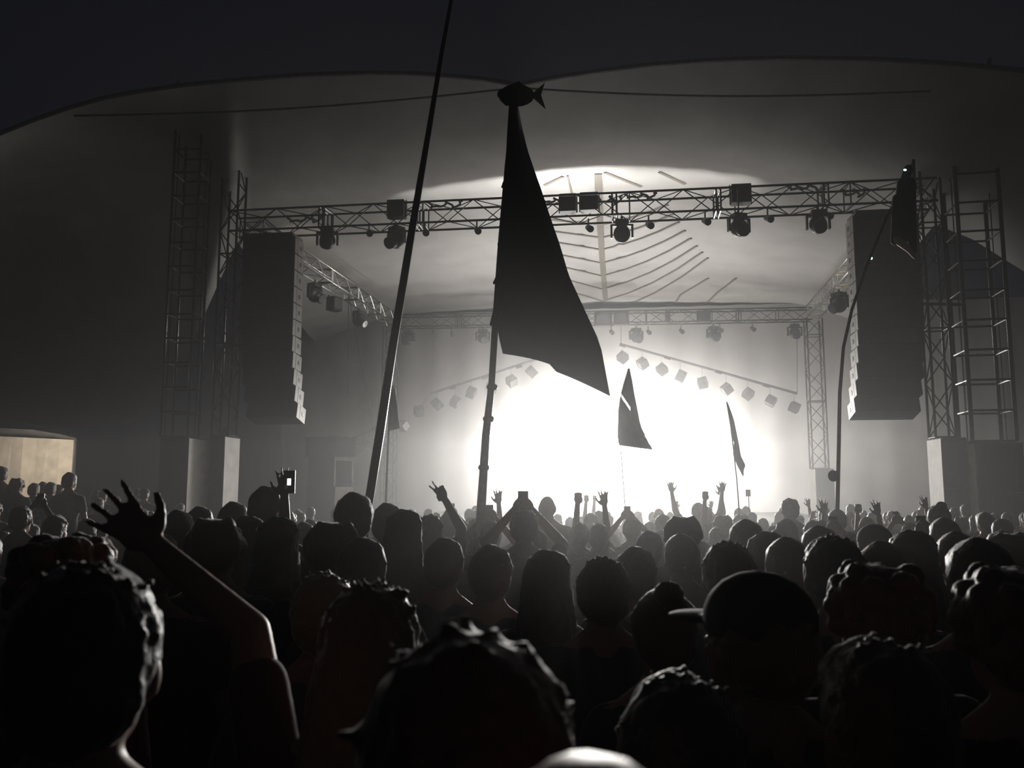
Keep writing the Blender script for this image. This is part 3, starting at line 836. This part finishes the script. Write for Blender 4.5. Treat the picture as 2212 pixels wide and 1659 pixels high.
def build_person(pose, style, vox, whole=False, woman=False):
    arms = POSES[pose]; sit = pose.startswith('sit')
    sw = .165 if woman else .18
    B = MB(); SH = MB(); TR = MB(); H = MB()
    # head with face
    HC = Vector((0, .015, 1.635))
    B.ell(HC, (.077, .096, .112)); B.ell(HC + Vector((0, .045, -.055)), (.055, .055, .062)); B.ell(HC + Vector((0, -.03, .01)), (.075, .075, .085))
    B.cap(HC + Vector((0, .098, -.002)), HC + Vector((0, .114, -.03)), .010, .015)
    B.ell(HC + Vector((0, .093, -.066)), (.024, .012, .010)); B.ell(HC + Vector((0, .085, -.10)), (.02, .02, .016)); B.ell(HC + Vector((0, .088, .028)), (.05, .014, .012))
    for s_ in (-1, 1): B.ell(HC + Vector((s_ * .080, -.002, -.01)), (.010, .020, .032), Matrix.Rotation(s_ * -.35, 3, 'Z'))
    B.cap((0, -.012, 1.43), (0, .0, 1.57), .060, .053)
    # torso
    tor = [((0, 0, .95), (.155, .11, .13)), ((0, 0, 1.10), (.135 if not woman else .12, .098, .15)), ((0, 0, 1.28), (.158, .112, .19))]
    for c_, r_ in tor: B.ell(c_, r_); SH.ell(c_, tuple(x + .014 for x in r_))
    if woman:
        for s_ in (-1, 1): B.ell((s_ * .07, .10, 1.28), (.06, .05, .06)); SH.ell((s_ * .07, .105, 1.28), (.068, .056, .068))
    B.cap((-sw, 0, 1.415), (sw, 0, 1.415), .058, .058); SH.cap((-sw, 0, 1.41), (sw, 0, 1.41), .066, .066)
    for s_ in (-1, 1):
        B.cap((s_ * .13, -.01, 1.43), (s_ * .02, -.01, 1.51), .045, .045); SH.cap((s_ * .13, -.01, 1.425), (s_ * .05, -.01, 1.475), .052, .046)
        TR.ell((s_ * .05, -.02, .93), (.105, .115, .10))
        hip = Vector((s_ * .09, 0, .91))
        if sit: kn = Vector((s_ * .15, .36, .90)); an = Vector((s_ * .13, .36, .48)); ft = Vector((s_ * .13, .42, .43))
        else: kn = Vector((s_ * .10, .02, .49)); an = Vector((s_ * .105, -.01, .09)); ft = Vector((s_ * .115, .06, .045))
        B.cap(hip, kn, .083, .055); B.cap(kn, an, .056, .038); B.cap(an, (an + ft) / 2 - Vector((0, 0, .02)), .04, .035); B.ell(ft, (.042, .12, .04))
        TR.cap(hip, kn, .094, .068); TR.cap(kn, an + Vector((0, 0, .02)), .068, .056)
        el, wr, hs = arms[0 if s_ > 0 else 1]
        el = Vector((el[0] * s_, el[1], el[2])); wr = Vector((wr[0] * s_, wr[1], wr[2])); sh = Vector((s_ * (sw + .005), 0, 1.415))
        B.cap(sh, el, .050, .040); B.cap(el, wr, .040, .026)
        dr = (wr - el); hand(B, wr, dr, Vector((s_, 0, 0)) if abs(dr.normalized().z) > .5 else Vector((0, 0, 1)), hs)
        SH.cap(sh, sh.lerp(el, .62), .060, .058)
    SH.cap((0, 0, .90), (0, 0, 1.0), .155, .15)
    # hair
    if style in ('short', 'curly', 'bun', 'long', 'cap'):
        H.ell(HC + Vector((0, -.018, .028)), (.094, .101, .099)); H.ell(HC + Vector((0, -.045, -.012)), (.086, .075, .085))
    if style == 'short': H.ell(HC + Vector((0, .02, .07)), (.072, .075, .055))
    if style == 'curly':
        for k in range(60):
            a = R.uniform(0, 6.28); t = R.uniform(-.35, 1); rr = .10
            v = Vector((math.cos(a) * math.cos(t), math.sin(a) * math.cos(t) * 1.05 - .1, math.sin(t)))
            if v.y > .55 and v.z < .4: continue
            H.ell(HC + Vector((0, -.012, .028)) + v * rr, R.uniform(.016, .028), None, 8, 6)
    if style == 'long':
        H.cap(HC + Vector((0, -.05, 0)), (0, -.085, 1.38), .085, .10)
        for s_ in (-1, 1): H.cap(HC + Vector((s_ * .062, -.02, -.02)), (s_ * .085, -.06, 1.36), .038, .045)
        for k in range(14): x = R.uniform(-.12, .12); H.cap((x * .6, -.10, 1.55), (x, -.12 - R.uniform(0, .03), 1.28 + R.uniform(0, .08)), .016, .006, 6)
    if style == 'bun': H.ell(HC + Vector((0, -.07, .12)), (.042, .042, .038)); H.cap(HC + Vector((0, -.05, .09)), HC + Vector((0, -.06, .11)), .03, .03)
    if style in ('short', 'long', 'bun'):
        for k in range(46):
            a = R.uniform(0, 6.28); t = R.uniform(.1, 1.5)
            v = Vector((math.cos(a) * math.cos(t), math.sin(a) * math.cos(t), math.sin(t)))
            c0 = HC + Vector((v.x * .085, v.y * .09 - .015, .03 + v.z * .092)); H.cap(c0, c0 + v * .018 + Vector((R.uniform(-.01, .01), R.uniform(-.01, .01), 0)), .008, .003, 5)
    if style == 'bald': H.ell(HC + Vector((0, -.06, -.02)), (.06, .045, .05))
    out = {'body': remesh(B, 'body', skin, vox), 'shirt': remesh(SH, 'shirt', cloth, vox * 1.25), 'trousers': remesh(TR, 'trousers', jeans, vox * 1.5), 'hair': remesh(H, 'hair', hair, vox * (.7 if not whole else .9), 2, .015 if style != 'bald' else 0)}
    if style == 'cap':
        C = MB(); C.ell(HC + Vector((0, -.012, .045)), (.097, .108, .088)); C.ell(HC + Vector((0, .13, .035)), (.07, .075, .010)); out['cap'] = remesh(C, 'cap', capm, vox, 1)
    ey = MB()
    for s_ in (-1, 1): ey.ell(HC + Vector((s_ * .03, .083, .0)), (.013, .011, .009), None, 8, 6)
    out['eyes'] = ey.mesh('eyes', eyem, True)
    if whole:
        import bmesh
        bm = bmesh.new(); mats = []
        for i, (k, me) in enumerate(out.items()):
            n0 = len(bm.faces); bm.from_mesh(me); bm.faces.ensure_lookup_table()
            for f in bm.faces[n0:]: f.material_index = i; f.smooth = True
            mats.append(me.materials[0])
        me = bpy.data.meshes.new('person'); bm.to_mesh(me); bm.free()
        for mm in mats: me.materials.append(mm)
        return me
    return out


CACHE = {}
PLACED = []
TOPZ = {'cap': 1.768, 'curly': 1.775, 'bun': 1.79}


def person(px, pytop, D, pose='stand', style='short', label='', near=False, yaw=None, group=None, woman=False, off=0, htop=None, smin=0, lean=0):
    def free(Dn):
        x = at(px, pytop, Dn).x
        return all(((x - a) / .47) ** 2 + ((Dn - b_) / .34) ** 2 > 1 for a, b_, *_ in PLACED)
    if not free(D):
        for k in range(1, 40):
            c_ = [Dn for Dn in (D * (1 + .02 * k), D * (1 - .02 * k)) if free(Dn) and (k < 30)]
            if c_: D = c_[0]; break
        else: print('NOFREE', label)
    top = at(px, pytop, D); g_ = gz(top.x, D) + off
    base_top = htop or TOPZ.get(style, 1.762)
    s_ = (top.z - g_) / base_top
    if not .84 < s_ < 1.16: print('HEIGHT', label[:40], px, pytop, round(D, 2), round(s_, 2))
    PLACED.append((top.x, D, off, label))
    yw = R.uniform(-.25, .25) - .04 if yaw is None else yaw
    key = (pose, style, near, woman)
    vox = (.0072 if pose == 'reach' else .0095) if near else (.0085 if pose in ('peace', 'oneup', 'fistup', 'phone', 'bothup', 'situp2') else .014 if pose not in ('stand', 'pocket') else .02)
    if key not in CACHE: CACHE[key] = build_person(pose, style, vox, whole=not near, woman=woman)
    if near:
        root = thing('person', (top.x, D, g_), label, 'person', group, yw)
        root.scale = (s_ if s_ < 1.05 else 1.05, s_ if s_ < 1.05 else 1.05, s_)
        for k, me in CACHE[key].items():
            o = bpy.data.objects.new(k, me); col.objects.link(o); o.parent = root
        return root
    o = bpy.data.objects.new('person', CACHE[key]); col.objects.link(o)
    o.location = (top.x, D, g_); o.rotation_euler = (lean, 0, yw); o.scale = (s_ * R.uniform(.96, 1.04),) * 2 + (s_,)
    return tag(o, label, 'person', group)


for px, py, D in ((1030, 1200, 7.5), (760, 1200, 6), (1601, 1150, 12), (1354, 1150, 12), (828, 1200, 15)): PLACED.append((at(px, py, D).x, D, 0, 'pole'))
# phones
PH = [(625, 1041, 5.0, .012, .022, 'glowing phone held up in the left crowd'), (1130, 1083, 6.35, .038, .075, 'large dark phone held up before the glare'), (88, 1081, 8.5, .035, .02, 'bright phone low in front of the marquee people'), (975, 1101, 9.2, .03, .02, 'small lit phone left of the flagpole foot'), (1990, 1134, 6.2, .017, .02, 'square lit phone below the right ballast'), (1934, 1118, 9.5, .016, .014, 'tiny lit phone right of the bent pole'), (1799, 1133, 7.0, .014, .016, 'twin spot of phone light at the foot of the bent pole'), (1355, 1107, 9.0, .022, .018, 'tiny bluish phone in the crowd under the small black flag'), (1057, 1107, 7.6, .014, .02, 'small phone light just right of the flagpole foot')]
for px, py, D, hw, hh, lab in PH:
    p = at(px, py, D); pz = p.z
    pose = 'oneup' if px == 625 else 'phone'
    hx, hy, hzz = (.27, .10, 2.00) if pose == 'oneup' else (0.0, .33, 1.81)
    Dp = D - hy; sc_ = (pz - gz(p.x, Dp)) / hzz
    xx = p.x - hx * sc_; zt = gz(xx, Dp) + 1.762 * sc_
    d_ = Vector((xx, Dp, zt - CAMZ)); yc = d_.y * math.cos(TH) + d_.z * math.sin(TH); zc = -d_.y * math.sin(TH) + d_.z * math.cos(TH)
    while any(((xx - a) / .47) ** 2 + ((Dp - b_) / .34) ** 2 < 1 for a, b_, *_ in PLACED):
        Q = [i for i, (a, b_, *_) in enumerate(PLACED) if ((xx - a) / .47) ** 2 + ((Dp - b_) / .34) ** 2 < 1]
        print('PHONECLASH', lab, PLACED[Q[0]][3]); break
    person(CX + F * d_.x / yc, CY - F * zc / yc, Dp, pose, 'short', 'person holding up the ' + lab, yaw=0)
    p = at(px, py, D); root = thing('phone', p, lab, 'phone', 'phones held up in the crowd')
    q = MB(); big = max(hw, .034), max(hh, .066); q.box(p, (big[0] * 2, .009, big[1] * 2)); q.obj('phone_case', phonem, root)
    sw_, sh_ = (hw, hh) if (px != 1130) else (.016, .022)
    q = MB(); q.box(p + Vector((0, -.006, .0 if px != 1130 else -.02)), (sw_ * 1.7, .002, sh_ * 1.7)); q.obj('screen', screenm, root)

# near people: (px, top py, distance, pose, hair, label, woman, yaw)
NEAR = [
    (190, 1226, 1.15, 'stand', 'short', 'person with a large round head at the lower left corner, rim lit on the right', 0, .1),
    (150, 1146, 2.0, 'stand', 'curly', 'person with curly brown hair lit on the right, lower left', 0, -.5),
    (800, 1262, 1.65, 'reach', 'long', 'person with golden brown hair reaching one arm up to the left', 1, 0),
    (1010, 1368, .80, 'stand', 'long', 'blurred long haired person very close to the camera at the bottom centre', 1, .1),
    (1468, 1462, 1.25, 'stand', 'short', 'person whose head top shows as a low bright arc at the bottom, right of centre', 0, 0),
    (1640, 1232, 1.62, 'stand', 'cap', 'person in a dark cap with a lit left cheek, lower right', 0, .55),
    (1893, 1206, 2.0, 'stand', 'curly', 'person with bushy reddish hair at the lower right', 0, .1),
    (1905, 1388, 1.3, 'stand', 'short', 'short person with a pale lit head edge below the bushy haired person', 0, .3),
    (2190, 1212, 1.75, 'stand', 'curly', 'dim curly haired person cut by the right picture edge', 0, 0),
    (1800, 1160, 2.75, 'stand', 'short', 'person with a smooth round rim lit head left of the bushy haired person', 0, .1),
    (1572, 1172, 2.9, 'stand', 'short', 'person with a thin bright rim round the head behind the capped person', 0, 0),
    (1302, 1206, 3.0, 'stand', 'short', 'person with a faintly outlined head in the misty centre of the crowd', 0, 0),
    (700, 1240, 2.45, 'stand', 'short', 'person left behind the golden brown haired person, thin lit shoulder line', 0, .2),
]
for px, py, D, pose, st, lab, wm, yw in NEAR:
    o = person(px, py, D, pose, st, lab, near=True, woman=bool(wm), yaw=yw)
    hm_ = hairgold if 'golden' in lab else (hairred if 'reddish' in lab or 'curly brown' in lab or 'very close' in lab else None)
    for ch in o.children:
        if hm_ and ch.name.startswith('hair'): ch.material_slots[0].link = 'OBJECT'; ch.material_slots[0].material = hm_

MID = [
    (1300, 1572, .95, 'stand', 'bald', 'close person low at the bottom edge with a pale bare head top', 0),
    (1472, 1155, 4.4, 'stand', 'short', 'person with spiky lit hair edge right of centre, behind the misty head', 0),
    (1372, 1184, 3.7, 'stand', 'short', 'person with a lit top of hair just left of the spiky haired person', 0),
    (1432, 1250, 2.3, 'stand', 'bun', 'person with a small yellowish lit bun right of the misty head', 1),
    (1475, 1110, 5.2, 'stand', 'curly', 'broad headed person under the ribbon flag, left', 0),
    (1612, 1124, 4.7, 'stand', 'short', 'person directly under the ribbon flag pole', 0),
    (1655, 1150, 3.9, 'stand', 'long', 'long haired person right of the ribbon flag pole', 1),
    (1700, 1163, 3.4, 'stand', 'short', 'dark headed person left of the smooth round rim lit head', 0),
    (1770, 1138, 4.6, 'stand', 'short', 'person behind the smooth round rim lit head', 0),
    (1905, 1172, 3.2, 'stand', 'short', 'person with a reddish lit hair outline behind the bushy haired person', 0),
    (1967, 1147, 3.5, 'stand', 'long', 'person with a bright left rim right of the reddish outlined head', 1),
    (1888, 1131, 4.6, 'stand', 'cap', 'capped person beyond the reddish outlined head', 0),
    (2066, 1151, 3.7, 'stand', 'short', 'person with a lit ear below the right truss ballast', 0),
    (2115, 1166, 3.2, 'stand', 'short', 'dim person below the gap between the right ballast stacks', 0),
    (2172, 1144, 3.7, 'stand', 'curly', 'person with tousled hair below the wide right ballast stack', 0),
    (2026, 1083, 7.6, 'stand', 'bun', 'tall person with a topknot in front of the bright ballast side', 0),
    (2040, 1120, 5.4, 'stand', 'short', 'person just below the topknot person', 0),
    (575, 1053, 5.2, 'stand', 'short', 'tall person with a rim lit round head left of the raised phone', 0),
    (765, 1066, 4.6, 'stand', 'short', 'tall dark headed person left of the foot of the leaning pole', 0),
    (836, 1089, 5.6, 'stand', 'short', 'person right of the foot of the leaning pole', 0),
    (928, 1112, 6.2, 'peace', 'short', 'person making a V sign over the head left of the flagpole', 0),
    (598, 1118, 3.9, 'stand', 'long', 'long haired person with lit shoulder straps left of centre', 1),
    (505, 1086, 5.6, 'stand', 'short', 'person below the pale left ballast side', 0),
    (532, 1116, 4.1, 'stand', 'long', 'person with long dark hair below the left speaker array', 1),
    (722, 1119, 3.6, 'stand', 'curly', 'person with an orange lit hair edge left of the pole foot', 0),
    (782, 1165, 3.3, 'stand', 'short', 'person with a thin bright curve round the head below the leaning pole', 0),
    (872, 1102, 4.6, 'stand', 'long', 'person with loose hair right of the leaning pole foot', 1),
    (432, 1096, 5.6, 'stand', 'short', 'dark headed person below the left ladder tower', 0),
    (470, 1112, 4.6, 'stand', 'curly', 'person with a speck of light on the hair below the left ballast', 0),
    (385, 1104, 5.0, 'stand', 'short', 'dark headed person below the outer left ballast stack', 0),
    (330, 1150, 3.2, 'stand', 'short', 'dim person between the curly haired head and the reaching arm', 0),
    (1060, 1180, 3.6, 'stand', 'short', 'dim person below the foot of the flagpole', 0),
    (1180, 1190, 3.4, 'stand', 'long', 'dim person left of the misty head', 1),
    (960, 1165, 3.8, 'stand', 'short', 'dim person left below the flagpole foot', 0),
    (4, 1008, 14.5, 'stand', 'short', 'silhouetted person at the extreme left before the lit marquee', 0),
    (38, 1031, 14.0, 'stand', 'curly', 'round haired silhouette before the lit marquee', 0),
    (74, 1044, 14.5, 'stand', 'short', 'first of four small silhouettes before the lit marquee', 0),
    (93, 1041, 15.2, 'stand', 'short', 'second of four small silhouettes before the lit marquee', 0),
    (110, 1042, 14.6, 'stand', 'short', 'third of four small silhouettes before the lit marquee', 0),
    (127, 1047, 15.2, 'stand', 'long', 'fourth of four small silhouettes before the lit marquee', 1),
    (151, 1021, 13.2, 'stand', 'short', 'tall silhouette at the right end of the lit marquee', 0),
    (1252, 1130, 8.0, 'oneup', 'short', 'person with one arm up against the glare, left of two', 0),
    (1297, 1128, 8.4, 'fistup', 'short', 'person with one arm up against the glare, right of two', 0),
    (1028, 1120, 9.0, 'oneup', 'short', 'person with a raised arm just behind the flagpole foot', 0),
    (1855, 1146, 8.5, 'oneup', 'short', 'person with a raised open hand right of the bent pole, left of two', 0),
    (1900, 1142, 9.2, 'fistup', 'short', 'person with a raised hand right of the bent pole, right of two', 0),
    (1808, 1100, 9.4, 'stand', 'short', 'person holding the bent pole', 0),
    (1525, 1094, 13.0, 'oneup', 'short', 'dark person with one arm up at the edge of the glare', 0),
]
for px, py, D, pose, st, lab, wm in MID:
    person(px, py, D, pose, st, lab, woman=bool(wm), yaw=(-.05 if pose in ('peace', 'phone', 'oneup', 'fistup') else None))
person(1706, 1077, 10.2, 'situp2', 'short', 'tall person raised above the crowd waving one hand, left of the rear right tower', yaw=0)
person(1182, 1068, 9.2, 'stand', 'bald', 'tall person standing out before the glare right of the held up phone', yaw=0)
person(1508, 1086, 12.2, 'bothup', 'short', 'pale person with both arms up at the right edge of the glare', yaw=0)

# packed crowd
cnt = 0
styles = ['short'] * 5 + ['long', 'long', 'cap', 'curly', 'bun', 'bald']
y = 5.8; row = 0
while y < 17.6:
    x = -.61 * y - .3 + R.uniform(0, .5)
    while x < .62 * y:
        yy = y + R.uniform(-.22, .22); xx = x; x += R.uniform(.62, .95) if y > 8 else R.uniform(.72, 1.1)
        if cnt >= 215: break
        px = CX + xx / yy * F
        if any(((xx - a) / .52) ** 2 + ((yy - b_) / .40) ** 2 < 1 for a, b_, *_ in PLACED): continue
        if abs(px - 1036) < 14 and yy < 8: continue
        if px < 190 and yy > 12.5: continue
        h_ = R.gauss(1.68, .06); h_ = max(1.54, min(1.80, h_))
        st = R.choice(styles); pose = R.choices(['stand', 'pocket', 'clap', 'oneup', 'bothup', 'fistup'], [8, 3, .7, .30, .12, .2] if yy > 8 and 950 < px < 1980 else [8, 3, .1, .0, .0, .0])[0]
        zt = gz(xx, yy) + h_; d_ = Vector((xx, yy, zt - CAMZ))
        # project
        yc = d_.y * math.cos(TH) + d_.z * math.sin(TH); zc = -d_.y * math.sin(TH) + d_.z * math.cos(TH)
        pxx = CX + F * d_.x / yc; pyy = CY - F * zc / yc
        reg = ('left', 'person in the packed crowd left of the flagpole, facing the stage') if pxx < 1036 else (('centre', 'person in the packed crowd before the glare, facing the stage') if pxx < 1500 else ('right', 'person in the packed crowd right of the glare, facing the stage'))
        person(pxx, pyy, yy, pose, st, reg[1], group='packed crowd, ' + reg[0] + ' part', woman=st in ('long', 'bun'))
        cnt += 1
    y += .80 if y < 10 else .95; row += 1
print('PEOPLE', len(PLACED), 'fill', cnt)
